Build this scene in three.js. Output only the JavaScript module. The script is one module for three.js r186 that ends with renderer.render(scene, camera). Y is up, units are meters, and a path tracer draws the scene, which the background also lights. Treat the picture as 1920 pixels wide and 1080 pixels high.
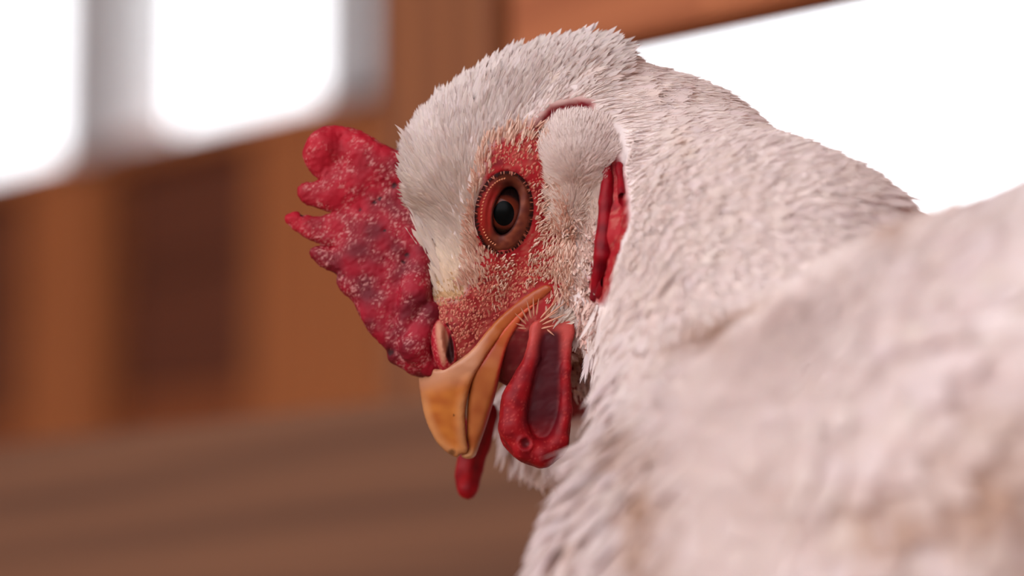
import * as THREE from 'three';
import { RoundedBoxGeometry } from 'three/addons/geometries/RoundedBoxGeometry.js';
import { ImprovedNoise } from 'three/addons/math/ImprovedNoise.js';

// ------------------------------------------------------------------ camera, sky, exposure
const scene = new THREE.Scene();
const EYE = new THREE.Vector3(0, 0.24, 0.6), PITCH = 7.6 * Math.PI / 180;
const camera = new THREE.PerspectiveCamera(2 * Math.atan(0.054 / 0.6) * 180 / Math.PI, 1920 / 1080, 0.02, 60);
camera.position.copy(EYE);
camera.lookAt(EYE.x, EYE.y + Math.sin(PITCH), EYE.z - Math.cos(PITCH));
camera.focus = 0.5895;
camera.userData.fStop = 6.6;
scene.background = new THREE.Color().setRGB(3.75, 3.75, 3.9);           // bright even overcast
const renderer = new THREE.WebGLRenderer();
renderer.toneMapping = THREE.LinearToneMapping;
renderer.toneMappingExposure = 0.84;
renderer.shadowMap.enabled = true;

// ------------------------------------------------------------------ helpers
let seed = 7;
const rnd = () => { seed = (seed + 0x6d2b79f5) | 0; let t = Math.imul(seed ^ (seed >>> 15), 1 | seed); t = (t + Math.imul(t ^ (t >>> 7), 61 | t)) ^ t; return ((t ^ (t >>> 14)) >>> 0) / 4294967296; };
const gauss = () => rnd() + rnd() + rnd() - 1.5;
const perlin = new ImprovedNoise();
const noise = (x, y, z) => perlin.noise(x + 100.3, y + 57.7, z + 31.1);
const clamp = (x, a = 0, b = 1) => Math.min(b, Math.max(a, x));
const smooth = (a, b, x) => { const t = clamp((x - a) / (b - a)); return t * t * (3 - 2 * t); };
const lerp = (a, b, t) => a + (b - a) * t;
const srgb = (r, g, b) => new THREE.Color().setRGB(r / 255, g / 255, b / 255, THREE.SRGBColorSpace);
function tag(o, label, category, group, kind) {
  if (label) o.userData.label = label;
  if (category) o.userData.category = category;
  if (group) o.userData.group = group;
  if (kind) o.userData.kind = kind;
  return o;
}
function shade(o) { o.castShadow = true; o.receiveShadow = true; return o; }

// ------------------------------------------------------------------ the coop, in its own axes: s along the window wall, h up, n into the room
const YAW = 42 * Math.PI / 180, AX_S = new THREE.Vector3(Math.sin(YAW), 0, Math.cos(YAW)), AX_N = new THREE.Vector3(-Math.cos(YAW), 0, Math.sin(YAW));
const room = (s, h, n) => new THREE.Vector3(EYE.x, 0, EYE.z).addScaledVector(AX_S, s).addScaledVector(AX_N, n - 1.35).setY(h);
const roomQuat = new THREE.Quaternion().setFromRotationMatrix(new THREE.Matrix4().makeBasis(AX_S, new THREE.Vector3(0, 1, 0), AX_N));

// wood: a computed grain, uv in metres
function woodTexture(dark, light, seedAt) {
  const W = 256, H = 512, data = new Uint8Array(W * H * 4);
  for (let y = 0; y < H; y++) for (let x = 0; x < W; x++) {
    const u = x / W, v = y / H, warp = noise(u * 2 + seedAt, v * 1.2, 3) * 0.5;
    let g = 0.5 + 0.5 * Math.sin((u * 9 + warp * 5) * 6.28);
    g = 0.55 * g + 0.45 * (0.5 + noise(u * 40, v * 3 + seedAt, 8)) + 0.25 * noise(u * 120, v * 8, seedAt);
    g = clamp(g);
    for (let c = 0; c < 3; c++) data[(y * W + x) * 4 + c] = lerp(dark[c], light[c], g);
    data[(y * W + x) * 4 + 3] = 255;
  }
  const t = new THREE.DataTexture(data, W, H);
  t.colorSpace = THREE.SRGBColorSpace; t.wrapS = t.wrapT = THREE.RepeatWrapping; t.magFilter = THREE.LinearFilter; t.minFilter = THREE.LinearFilter; t.needsUpdate = true;
  return t;
}
const wood = (dark, light, s) => new THREE.MeshStandardMaterial({ map: woodTexture(dark, light, s), roughness: 0.75 });
const M = {
  board: wood([120, 58, 28], [168, 92, 48], 1.3),
  stud: wood([150, 82, 42], [196, 118, 66], 5.1),
  shadedBoard: wood([88, 42, 24], [122, 62, 34], 9.7),  // the board wood darkened, for the shade under the window sills
  lowBoard: wood([94, 58, 38], [124, 80, 54], 3.9),  // greyer low wood, the dimmer light near the floor put into its colour
  post: wood([112, 60, 30], [150, 90, 48], 12.4),
  beam: wood([150, 80, 46], [188, 112, 70], 15.2),
  ceiling: wood([196, 172, 150], [222, 202, 182], 18.2),  // pale boards chosen to send light down onto the hen
  litter: new THREE.MeshStandardMaterial({ color: srgb(165, 128, 92), roughness: 1 }),
  earth: new THREE.MeshStandardMaterial({ color: srgb(120, 118, 98), roughness: 1 }),
  paint: new THREE.MeshStandardMaterial({ color: srgb(205, 205, 208), roughness: 0.6 }),
  glass: new THREE.MeshPhysicalMaterial({ color: 0xffffff, roughness: 0.02, transmission: 1, thickness: 0, ior: 1.5 }),
};
// a board with its grain along its longest side; sizes along s, h, n
function boardGeometry(ls, lh, ln, r = 0.004) {
  const g = new RoundedBoxGeometry(ls, lh, ln, 2, Math.min(r, ls / 3, lh / 3, ln / 3));
  const p = g.attributes.position, nr = g.attributes.normal, uv = g.attributes.uv, off = rnd() * 3;
  const alongH = lh > ls && lh > ln;
  for (let i = 0; i < p.count; i++) {
    const nx = Math.abs(nr.getX(i)), ny = Math.abs(nr.getY(i)), nz = Math.abs(nr.getZ(i));
    let a, b;
    if (alongH) { a = nx > nz ? p.getZ(i) : p.getX(i); b = p.getY(i); if (ny > 0.7) { a = p.getX(i); b = p.getZ(i); } }
    else { a = ny > nz ? p.getZ(i) : p.getY(i); b = p.getX(i); if (nx > 0.7) { a = p.getY(i); b = p.getZ(i); } }
    uv.setXY(i, a / 0.18 + off, b / 0.9 + off);
  }
  return g;
}
function box(name, s0, s1, h0, h1, n0, n1, m, parent = scene, r) {
  const o = shade(new THREE.Mesh(boardGeometry(s1 - s0, h1 - h0, n1 - n0, r), m));
  o.name = name;
  o.position.copy(room((s0 + s1) / 2, (h0 + h1) / 2, (n0 + n1) / 2));
  o.quaternion.copy(roomQuat);
  if (parent !== scene) {                                             // parents of the setting stand at the world's origin
    parent.add(o);
  } else scene.add(o);
  return o;
}
function frame(name, label, kind, category) {
  const g = new THREE.Group(); g.name = name; scene.add(g);
  tag(g, label, category, null, kind);
  return g;
}

// openings of the window wall, in metres
const WIN = [[-2.60, -1.996, 0.655, 1.30], [-1.919, -1.683, 0.655, 1.30], [-1.45, -0.55, 0.47, 1.30]];
const S0 = -2.9, S1 = 2.6, N1 = 2.9, H1 = 2.5, T = 0.03;
{
  const wall = frame('wall_back', 'brown boarded coop wall with a row of windows', 'structure');
  const lines = [0, 0.12, 0.24, 0.355, 0.47, 0.56, 0.655, 0.78, 0.91, 1.04, 1.17, 1.30, 1.45, 1.6, 1.75, 1.9, 2.05, 2.2, 2.35, H1];
  for (let i = 0; i + 1 < lines.length; i++) {
    const h0 = lines[i], h1 = lines[i + 1];
    // pieces of this course between the openings
    let spans = [[S0, S1]];
    for (const [a, b, c, d] of WIN) {
      if (h1 <= c + 0.002 || h0 >= d - 0.002) continue;
      spans = spans.flatMap(([x, y]) => (a > x && b < y ? [[x, a], [b, y]] : [[x, y]]));
    }
    for (const [x, y] of spans) box('plank', x, y, h0 + 0.001, h1 - 0.001, -T - 0.002 * (i % 2), 0, h0 < 0.35 ? M.lowBoard : h0 > 0.46 && h0 < 0.65 ? M.shadedBoard : M.board, wall, 0.003);
  }
  WIN.forEach(([a, b, c, d], i) => {
    const w = frame('window_' + (i + 1), ['far left window of the coop wall, cut by the edge of the picture', 'middle window of the coop wall, left of the brown post', 'large window of the coop wall behind the neck of the hen'][i], 'structure');
    const f = 0.014;
    box('window_frame', a - (i === 1 ? 0.075 : 0.004), a + 0.002, c, d, -T - 0.01, 0.012, M.paint, w);
    box('window_frame', b - 0.002, b + (i === 1 ? 0.06 : 0.004), c, d, -T - 0.01, 0.012, M.paint, w);
    box('window_frame', a, b, d - f, d + 0.004, -T - 0.01, 0.012, M.paint, w);
    box('window_sill', a - 0.012, b + 0.012, c - 0.014, c + 0.002, -T - 0.02, 0.02, M.stud, w);
    const gl = new THREE.Mesh(new THREE.BoxGeometry(b - a - 2 * f, d - c - f, 0.003), M.glass);
    gl.name = 'pane'; gl.position.copy(room((a + b) / 2, (c + d) / 2, -0.016)); gl.quaternion.copy(roomQuat); w.add(gl);
  });
  const side = (name, s0, s1, n0, n1) => { const w = frame(name, 'boarded side wall of the coop', 'structure'); box('panel', s0, s1, 0, H1, n0, n1, M.board, w); return w; };
  side('wall_left', S0 - T, S0, -T, N1 + T);
  side('wall_right', S1, S1 + T, -T, N1 + T);
  const front = frame('wall_front', 'unseen front of the coop with a wide doorway added to light the hen', 'structure');  // the doorway behind the camera is added to let in sky light
  box('panel', S0, -1.9, 0, H1, N1, N1 + T, M.board, front);
  box('panel', 2.2, S1, 0, H1, N1, N1 + T, M.board, front);
  box('panel', -1.9, 2.2, 0, 0.12, N1, N1 + T, M.board, front);
  const fl = frame('floor', 'dry litter over the coop floor', 'structure'); box('panel', S0 - T, S1 + T, -0.03, 0, -T, N1 + T, M.litter, fl);
  const ce = frame('ceiling', 'unseen boarded ceiling of the coop, pale to add light from above', 'structure'); box('panel', S0 - T, S1 + T, H1, H1 + T, -T, N1 + T, M.ceiling, ce);  // unseen ceiling, made high and pale for more light from above
  const gr = frame('ground', 'bare ground outside the coop', 'structure'); box('panel', -14, 14, -0.08, -0.035, -14, 14, M.earth, gr);
}
// studs stand on the wall between the windows; post and beam stand in the room
const studs = [[-2.02, -1.92, 'brown upright stud below the two left windows', 0.638], [-1.735, -1.585, 'wide brown upright stud below the middle window', 0.638]];
studs.forEach(([a, b, label, top], i) => tag(box(i ? 'wall_stud_001' : 'wall_stud', a, b, 0.002, top, 0.003, 0.03, M.stud), label, 'stud'));
tag(box('added_low_board', -1.9, -0.3, 0.001, 0.325, 0.778, 0.796, M.lowBoard), 'added grey brown board that stands in for the dimmer foot of the post', 'board');  // added board: its tone stands in for weaker light low down
tag(box('wooden_post', -0.697, -0.648, 0.001, H1 - 0.001, 0.73, 0.775, M.post), 'reddish brown upright post in front of the window wall', 'post');
tag(box('wooden_beam', -0.647, 1.4, 0.4175, 0.62, 0.752, 0.77, M.beam), 'orange brown beam running off the post above the bright window', 'beam');

// ------------------------------------------------------------------ the hen: local axes in tenths of a millimetre, x right, y up, z towards the viewer
const D = 6000;
const fwd = new THREE.Vector3(0, Math.sin(PITCH), -Math.cos(PITCH)), upv = new THREE.Vector3(0, Math.cos(PITCH), Math.sin(PITCH));
const LOCAL = new THREE.Matrix4().makeBasis(new THREE.Vector3(1, 0, 0).multiplyScalar(1e-4), upv.clone().multiplyScalar(1e-4), fwd.clone().multiplyScalar(-1e-4));
LOCAL.setPosition(EYE.clone().addScaledVector(fwd, 0.6));
const UNLOCAL = LOCAL.clone().invert();
const at = (u, v, z) => { const k = (D - z) / D; return [(u - 960) * k, (540 - v) * k, z]; };
const back = (x, y, z) => { const k = (D - z) / D; return [960 + x / k, 540 - y / k]; };
const hen = new THREE.Group(); hen.name = 'hen';
const BASE = new THREE.Vector3(0.135, 0, 0.03);
hen.position.copy(BASE);
scene.add(hen);
tag(hen, 'white hen with red comb and wattles, seen from the side with its head bent down', 'hen');
const TO_HEN = new THREE.Matrix4().makeTranslation(-BASE.x, -BASE.y, -BASE.z).multiply(LOCAL);

const smin = (a, b, k) => { const h = Math.max(k - Math.abs(a - b), 0) / k; return Math.min(a, b) - h * h * k * 0.25; };
const smax = (a, b, k) => -smin(-a, -b, k);
function cone(A, ra, B, rb) {                                          // a tapered capsule
  const [ax, ay, az] = A, bx = B[0] - ax, by = B[1] - ay, bz = B[2] - az, l2 = bx * bx + by * by + bz * bz || 1;
  return (x, y, z) => {
    const px = x - ax, py = y - ay, pz = z - az, t = clamp((px * bx + py * by + pz * bz) / l2);
    const dx = px - bx * t, dy = py - by * t, dz = pz - bz * t;
    return Math.sqrt(dx * dx + dy * dy + dz * dz) - (ra + (rb - ra) * t);
  };
}
function ellipsoid(C, rx, ry, rz, tilt = 0) {
  const c = Math.cos(tilt), s = Math.sin(tilt);
  return (x, y, z) => {
    const qx = x - C[0], qy = y - C[1], qz = z - C[2], px = c * qx + s * qy, py = -s * qx + c * qy;
    const a = px / rx, b = py / ry, e = qz / rz, k0 = Math.sqrt(a * a + b * b + e * e), k1 = Math.sqrt((a / rx) ** 2 + (b / ry) ** 2 + (e / rz) ** 2);
    return k1 < 1e-9 ? -Math.min(rx, ry, rz) : k0 * (k0 - 1) / k1;
  };
}
// surface nets on a grid whose lines need not be evenly spaced; column(x, y) returns the field along z
function nets(xs, ys, zs, column) {
  const nx = xs.length, ny = ys.length, nz = zs.length, F = new Float32Array(nx * ny * nz);
  for (let i = 0; i < nx; i++) for (let j = 0; j < ny; j++) { const f = column(xs[i], ys[j]), o = (i * ny + j) * nz; for (let k = 0; k < nz; k++) F[o + k] = f(zs[k]); }
  const id = new Int32Array(nx * ny * nz).fill(-1), pos = [], idx = [], di = ny * nz, dj = nz;
  for (let i = 0; i < nx - 1; i++) for (let j = 0; j < ny - 1; j++) for (let k = 0; k < nz - 1; k++) {
    const o = i * di + j * dj + k;
    let m = 0;
    for (let c = 0; c < 8; c++) if (F[o + (c & 1 ? di : 0) + (c & 2 ? dj : 0) + (c & 4 ? 1 : 0)] < 0) m |= 1 << c;
    if (m === 0 || m === 255) continue;
    let sx = 0, sy = 0, sz = 0, n = 0;
    for (let a = 0; a < 8; a++) for (let b = 1; b < 8; b <<= 1) {
      if (a & b) continue;
      const c = a | b;
      if (((m >> a) & 1) === ((m >> c) & 1)) continue;
      const fa = F[o + (a & 1 ? di : 0) + (a & 2 ? dj : 0) + (a & 4 ? 1 : 0)], fc = F[o + (c & 1 ? di : 0) + (c & 2 ? dj : 0) + (c & 4 ? 1 : 0)], t = fa / (fa - fc);
      sx += (a & 1) + (b === 1 ? t : 0); sy += ((a >> 1) & 1) + (b === 2 ? t : 0); sz += ((a >> 2) & 1) + (b === 4 ? t : 0); n++;
    }
    sx /= n; sy /= n; sz /= n;
    id[o] = pos.length / 3;
    pos.push(lerp(xs[i], xs[i + 1], sx), lerp(ys[j], ys[j + 1], sy), lerp(zs[k], zs[k + 1], sz));
  }
  const quad = (a, b, c, d, flip) => { if (a < 0 || b < 0 || c < 0 || d < 0) return; flip ? idx.push(a, c, b, a, d, c) : idx.push(a, b, c, a, c, d); };
  for (let i = 0; i < nx - 1; i++) for (let j = 0; j < ny - 1; j++) for (let k = 0; k < nz - 1; k++) {
    const o = i * di + j * dj + k, s = F[o] < 0;
    if (j && k && s !== F[o + di] < 0) quad(id[o - dj - 1], id[o - 1], id[o], id[o - dj], !s);
    if (i && k && s !== F[o + dj] < 0) quad(id[o - di - 1], id[o - di], id[o], id[o - 1], !s);
    if (i && j && s !== F[o + 1] < 0) quad(id[o - di - dj], id[o - dj], id[o], id[o - di], !s);
  }
  return { pos, idx };
}
const line = (a, b, step) => { const n = Math.ceil((b - a) / step), r = []; for (let i = 0; i <= n; i++) r.push(a + (b - a) * i / n); return r; };
function graded(a, f0, f1, b, fine, coarse) {                           // fine between f0 and f1, growing to coarse outside
  const r = line(f0, f1, fine);
  for (let x = f1, s = fine; x < b;) { s = Math.min(coarse, s * 1.18); x += s; r.push(x); }
  for (let x = f0, s = fine; x > a;) { s = Math.min(coarse, s * 1.18); x -= s; r.unshift(x); }
  return r;
}
// mesh of a net, coloured by a function of place (pixel-like u, v and depth z); kept in local units for later, added in metres
const geos = {};
function part(name, net, paint, material, parent = hen, label) {
  const g = new THREE.BufferGeometry();
  g.setAttribute('position', new THREE.Float32BufferAttribute(net.pos, 3));
  g.setIndex(net.idx);
  g.computeVertexNormals();
  if (paint) {
    const c = new Float32Array(net.pos.length), col = new THREE.Color(), nr = g.attributes.normal;
    for (let i = 0; i < net.pos.length; i += 3) {
      const [u, v] = back(net.pos[i], net.pos[i + 1], net.pos[i + 2]);
      paint(col, u, v, net.pos[i + 2], nr.getZ(i / 3));
      c[i] = col.r; c[i + 1] = col.g; c[i + 2] = col.b;
    }
    g.setAttribute('color', new THREE.BufferAttribute(c, 3));
  }
  geos[name] = g.clone();
  g.applyMatrix4(TO_HEN);
  const o = shade(new THREE.Mesh(g, material));
  o.name = name; parent.add(o);
  if (label) o.userData.label = label;
  return o;
}
// signed distance to a smoothed closed outline given in pixel-like coordinates
function outline(points, n = 140) {
  const c = new THREE.CatmullRomCurve3(points.map(([u, v]) => new THREE.Vector3(u, v, 0)), true, 'centripetal'), P = c.getSpacedPoints(n).slice(0, n);
  return (u, v) => {
    let d = 1e9, inside = false;
    for (let i = 0, j = n - 1; i < n; j = i++) {
      const a = P[i], b = P[j], ex = b.x - a.x, ey = b.y - a.y, wx = u - a.x, wy = v - a.y, t = clamp((wx * ex + wy * ey) / (ex * ex + ey * ey || 1));
      const dx = wx - ex * t, dy = wy - ey * t;
      d = Math.min(d, dx * dx + dy * dy);
      if ((a.y > v) !== (b.y > v) && u < (b.x - a.x) * (v - a.y) / (b.y - a.y) + a.x) inside = !inside;
    }
    return (inside ? -1 : 1) * Math.sqrt(d);
  };
}

// ---- body: head, neck, trunk, tail and legs in one surface
const feet = [];
const legs = [];
for (const [wx, wz, turn] of [[0.10, 0.075, 0.5], [0.185, 0.045, 0.5]]) {
  const L = (x, y, z) => new THREE.Vector3(x, y, z).applyMatrix4(UNLOCAL).toArray();
  const foot = [wx, 0.012, wz];
  legs.push(cone(L(wx + 0.01, 0.20, wz), 330, L(wx + 0.03, 0.115, wz - 0.01), 120), cone(L(wx + 0.03, 0.115, wz - 0.01), 75, L(...foot), 50));
  for (const a of [-0.55, 0, 0.55, Math.PI - 0.2]) legs.push(cone(L(...foot), 55, L(wx - Math.sin(turn + 1.2 + a) * (a > 2 ? 0.02 : 0.045), 0.006, wz + Math.cos(turn + 1.2 + a) * (a > 2 ? 0.02 : 0.045)), 42));
}
const trunk = [
  [cone(at(1092, 236, 0), 152, at(1250, 345, 0), 178), 60],
  [cone(at(1250, 345, 0), 178, at(1460, 600, 260), 255), 80],
  [cone(at(1090, 480, 0), 104, at(1278, 650, 90), 140), 70],
  [cone(at(1460, 600, 260), 255, at(1455, 1035, 560), 345), 190],
  [cone(at(1330, 640, -60), 130, at(1350, 1090, -480), 390), 80],
  [cone(at(1885, 962, 980), 470, at(2420, 690, 1060), 440), 280],
  [cone(at(1800, 1400, 800), 640, at(2300, 1300, 900), 560), 200],
  [cone(at(2800, 700, 1100), 260, at(3300, 330, 1150), 90), 200],
  [cone(at(1058, 765, -240), 122, at(1160, 640, -140), 120), 60],
];
const head = [
  [ellipsoid(at(948, 321, 0), 174, 172, 148), 40],
  [ellipsoid(at(884, 326, 0), 112, 112, 118), 50],
  [ellipsoid(at(1012, 264, 0), 160, 158, 140), 40],
  [cone(at(950, 420, 0), 126, at(850, 632, 0), 60), 40],
  [cone(at(1045, 505, 0), 108, at(925, 655, 0), 52), 40],
  [cone(at(1030, 600, 0), 92, at(978, 690, -10), 44), 30],
];
const socket = ellipsoid(at(945, 399, 158), 53, 76, 72, -0.14);
const tuftBall = ellipsoid(at(1083, 280, 142), 52, 58, 56), tuftStem = cone(at(1083, 300, 148), 40, at(1070, 420, 108), 26), tuftBase = (x, y, z) => smin(tuftBall(x, y, z), tuftStem(x, y, z), 40);
let groove = [];
const nostrilSlit = ellipsoid(at(843, 647, 68), 8, 41, 34, 0.17);
const slitAt = (u, v, z) => { const p = at(u, v, z); return nostrilSlit(p[0], p[1], Math.abs(z)); };
function bodyAt(x, y, z) {
  let d = 1e9;
  for (let i = 0; i < trunk.length; i++) d = smin(d, trunk[i][0](x, y, z), trunk[i][1]);
  if (x < 600) for (let i = 0; i < head.length; i++) d = smin(d, head[i][0](x, y, z), head[i][1]);
  if (y < -1300) for (let i = 0; i < legs.length; i++) d = smin(d, legs[i](x, y, z), i % 6 === 0 ? 150 : 30);
  return d;
}
function skin(x, y, z) {
  let d = bodyAt(x, y, z);
  const az = Math.abs(z);
  if (d < 90 && d > -90 && x < 400 && y > -320) {
    d = smin(d, tuftBase(x, y, az), 22);
    d = smax(d, -socket(x, y, az), 10);
    d = smax(d, -nostrilSlit(x, y, az), 4);
    for (let i = 0; i < groove.length; i++) d = smax(d, -groove[i](x, y, az), 9);
  }
  if (d < 30 && d > -30) {
    if (x < 300 && y > -250) d += 1.6 * noise(x / 14, y / 14, z / 14) + 2.2 * noise(x / 32, y / 32, z / 32);
    else { const k = y > -150 ? 0.4 : 1; d += k * (8 * noise(x / 130, y / 160, z / 130) + 14 * noise(x / 330, y / 330, z / 330)); }
  }
  return d;
}
const skinZ = (u, v, side = 1) => {                                    // depth of the surface under a place on the head, by bisection along the line of depth
  let lo = -20, hi = 320;
  for (let i = 0; i < 22; i++) { const m = (lo + hi) / 2, p = at(u, v, m); bodyAt(p[0], p[1], m) < 0 ? lo = m : hi = m; }
  return lo;
};
const onSkin = (u, v, lift) => at(u, v, skinZ(u, v) + lift);
groove = [[[1010, 262], 8, [1022, 232], 11], [[1022, 232], 11, [1045, 211], 12], [[1045, 211], 12, [1078, 202], 10], [[1078, 202], 10, [1104, 206], 5], [[1152, 250], 6, [1160, 300], 12], [[1150, 310], 14, [1150, 430], 19], [[1150, 430], 19, [1122, 545], 11]].map(([a, ra, b, rb]) => cone(onSkin(...a, 2), ra, onSkin(...b, 2), rb));
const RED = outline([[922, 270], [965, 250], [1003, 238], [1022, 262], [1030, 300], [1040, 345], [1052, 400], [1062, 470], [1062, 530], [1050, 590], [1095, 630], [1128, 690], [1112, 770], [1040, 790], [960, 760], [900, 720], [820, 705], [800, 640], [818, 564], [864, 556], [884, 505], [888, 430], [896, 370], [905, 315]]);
const EAR = outline([[1140, 285], [1156, 305], [1172, 380], [1174, 440], [1156, 505], [1124, 565], [1108, 560], [1112, 480], [1118, 400], [1126, 320]], 60);
const HOLLOW = outline([[998, 250], [1013, 220], [1040, 199], [1076, 189], [1110, 197], [1088, 216], [1048, 226], [1026, 256]], 50);
const stains = [[1235, 880, 60, 100], [1240, 1010, 55, 130], [1800, 830, 130, 110], [1650, 890, 170, 60], [1330, 610, 70, 26], [1920, 1060, 200, 170], [1110, 960, 40, 70], [1200, 780, 40, 60], [1590, 470, 60, 30]];
const STAIN = srgb(186, 138, 104);
function stain(u, v, z) {                                              // yellowish dirt in the plumage
  if (u < 1050 || z < -100) return 0;
  let s = 0;
  for (const [a, b, p, q] of stains) s = Math.max(s, Math.exp(-(((u - a) / p) ** 2) - ((v - b) / q) ** 2) * (0.75 + 0.6 * noise(u / 60, v / 60, 2)));
  return clamp(s * 0.85);
}
function paintBody(c, u, v, z) {
  const n = noise(u / 22, v / 22, z / 22), fine = noise(u / 7, v / 7, z / 7);
  c.setRGB(0.86, 0.735, 0.72);
  c.lerp(STAIN, stain(u, v, z));
  if (u < 1250 && v < 900 && Math.abs(z) < (v < 600 ? 300 : 220)) {
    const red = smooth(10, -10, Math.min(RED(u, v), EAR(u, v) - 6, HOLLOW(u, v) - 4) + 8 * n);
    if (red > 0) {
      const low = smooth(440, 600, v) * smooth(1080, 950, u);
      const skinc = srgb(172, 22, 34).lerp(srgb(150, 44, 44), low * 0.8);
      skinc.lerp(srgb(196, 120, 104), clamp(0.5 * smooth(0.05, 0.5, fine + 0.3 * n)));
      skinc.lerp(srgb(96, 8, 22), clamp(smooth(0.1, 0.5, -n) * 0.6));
      if (v > 690 || (u > 930 && v > 620)) skinc.lerp(srgb(96, 22, 28), 0.7);  // reddish throat skin, darkened for the shade under the jaw
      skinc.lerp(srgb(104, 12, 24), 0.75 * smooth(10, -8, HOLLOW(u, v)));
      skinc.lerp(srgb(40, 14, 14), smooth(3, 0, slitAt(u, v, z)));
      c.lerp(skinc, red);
    }
    c.lerp(srgb(198, 138, 122), smooth(22, 4, Math.min(RED(u, v), HOLLOW(u, v))) * (1 - red) * 0.6);
    c.lerp(srgb(186, 142, 100), smooth(46, 24, Math.hypot(u - 838, v - 545)) * (1 - red));
  }
  const w = new THREE.Vector3(...at(u, v, z)).applyMatrix4(LOCAL);
  if (w.y < 0.12) c.lerp(srgb(206, 160, 78), smooth(0.12, 0.10, w.y));
}
const Mb = {
  skin: new THREE.MeshPhysicalMaterial({ vertexColors: true, roughness: 0.62, specularIntensity: 0.6 }),
  flesh: new THREE.MeshPhysicalMaterial({ vertexColors: true, roughness: 0.5, specularIntensity: 0.4 }),
  beak: new THREE.MeshPhysicalMaterial({ vertexColors: true, roughness: 0.36, specularIntensity: 0.8 }),
  eye: new THREE.MeshPhysicalMaterial({ vertexColors: true, roughness: 0.1, specularIntensity: 0.4 }),
  pupil: new THREE.MeshPhysicalMaterial({ color: srgb(6, 8, 9), roughness: 0.3, specularIntensity: 0.12 }),
  feather: new THREE.MeshPhysicalMaterial({ color: 0xffffff, roughness: 1, transmission: 0.3, thickness: 0, specularIntensity: 0, side: THREE.DoubleSide }),
  hair: new THREE.MeshPhysicalMaterial({ color: 0xffffff, roughness: 0.8, specularIntensity: 0.4, side: THREE.DoubleSide }),
};
{
  const net = nets(graded(-330, -240, 230, 2700, 6.5, 40), graded(-3100, -260, 430, 700, 6.5, 40), graded(-1250, -40, 205, 1750, 6.5, 40), (x, y) => (z) => skin(x, y, z));
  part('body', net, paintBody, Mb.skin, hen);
}

// ---- comb
{
  const comb = outline([[768, 296], [726, 277], [692, 255], [664, 241], [635, 236], [606, 239], [583, 253], [574, 272], [567, 292], [575, 311], [590, 328], [604, 338], [588, 342], [572, 343], [559, 350], [556, 364], [567, 380], [591, 390], [612, 396], [624, 398], [596, 405], [572, 401], [551, 397], [536, 403], [535, 414], [548, 429], [577, 448], [606, 460], [630, 466], [611, 464], [590, 462], [579, 470], [586, 486], [606, 503], [631, 514], [632, 532], [644, 551], [666, 571], [680, 599], [700, 628], [714, 645], [724, 657], [728, 674], [755, 691], [781, 706], [830, 700], [850, 640], [840, 560], [810, 500], [800, 420], [800, 350]], 240);
  const rid = [cone(at(792, 470, 26), 22, at(778, 550, 36), 32), cone(at(778, 550, 36), 32, at(764, 618, 30), 24), cone(at(806, 585, 40), 22, at(778, 650, 38), 32), cone(at(778, 650, 38), 32, at(802, 690, 28), 16)];
  const lump = [ellipsoid(at(655, 345, 8), 66, 34, 20, 0.4), ellipsoid(at(700, 300, 14), 62, 34, 22, -0.5), ellipsoid(at(690, 480, 8), 60, 44, 20, 0.3), ellipsoid(at(604, 276, 6), 28, 34, 24), ellipsoid(at(705, 590, 12), 30, 40, 20, 0.5)];
  const pits = [[732, 660, 8], [703, 380, 5], [712, 372, 5], [567, 403, 5], [676, 394, 4], [740, 348, 7], [763, 478, 5], [756, 492, 4], [722, 432, 4]];
  const net = nets(line(-440, -80, 3.2), line(-180, 320, 3.2), line(-82, 82, 3.4), (x, y) => {
    const [u, v] = back(x, y, 0), d2 = comb(u, v), h = lerp(13, 40, smooth(600, 800, u + 0.22 * (v - 350)));
    const soft = Math.min(h, 26), pit = pits.reduce((s, [a, b, r]) => s + 3.5 * Math.exp(-((u - a) ** 2 + (v - b) ** 2) / (r * r)), 0);
    return (z) => {
      const az = Math.abs(z + 2 * noise(u / 90, v / 90, 4));
      const a = d2 + soft, b = az - h + soft;
      let d = Math.hypot(Math.max(a, 0), Math.max(b, 0)) + Math.min(Math.max(a, b), 0) - soft;
      if (d > 70) return d;
      for (const e of lump) d = smin(d, Math.max(e(x, y, az), d2 + 5), 18);
      for (const e of rid) d = smin(d, e(x, y, az), 4);
      if (Math.abs(d) < 16) d += 1.9 * noise(x / 5.5, y / 5.5, z / 5.5) + 1.6 * noise(x / 11, y / 11, z / 11) + 2.5 * noise(x / 42, y / 42, z / 42) + pit;
      return d;
    };
  });
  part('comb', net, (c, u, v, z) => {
    const n = noise(u / 40, v / 40, z / 40), f = noise(u / 5, v / 5, z / 5) + 0.5 * noise(u / 2.6, v / 2.6, z / 2.6), r = 1 - Math.abs(noise(u / 8, v / 8, z / 8) * 2);
    c.copy(srgb(154, 8, 36)).lerp(srgb(102, 2, 24), clamp(0.45 + 1.2 * n));
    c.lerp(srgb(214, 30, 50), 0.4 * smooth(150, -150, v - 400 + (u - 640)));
    const dry = smooth(-0.1, 0.45, noise(u / 34 + 9, v / 34, z / 34) + 0.15);
    c.lerp(srgb(216, 150, 146), clamp(dry * smooth(0.16, 0.5, f) * 0.55 + 0.2 * dry * smooth(0.75, 1, r)));
    for (const [a, b, q] of pits) c.lerp(srgb(46, 20, 24), 0.9 * smooth(q * 1.1, q * 0.4, Math.hypot(u - a, v - b) + 3 * f));
  }, Mb.skin);
}

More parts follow.
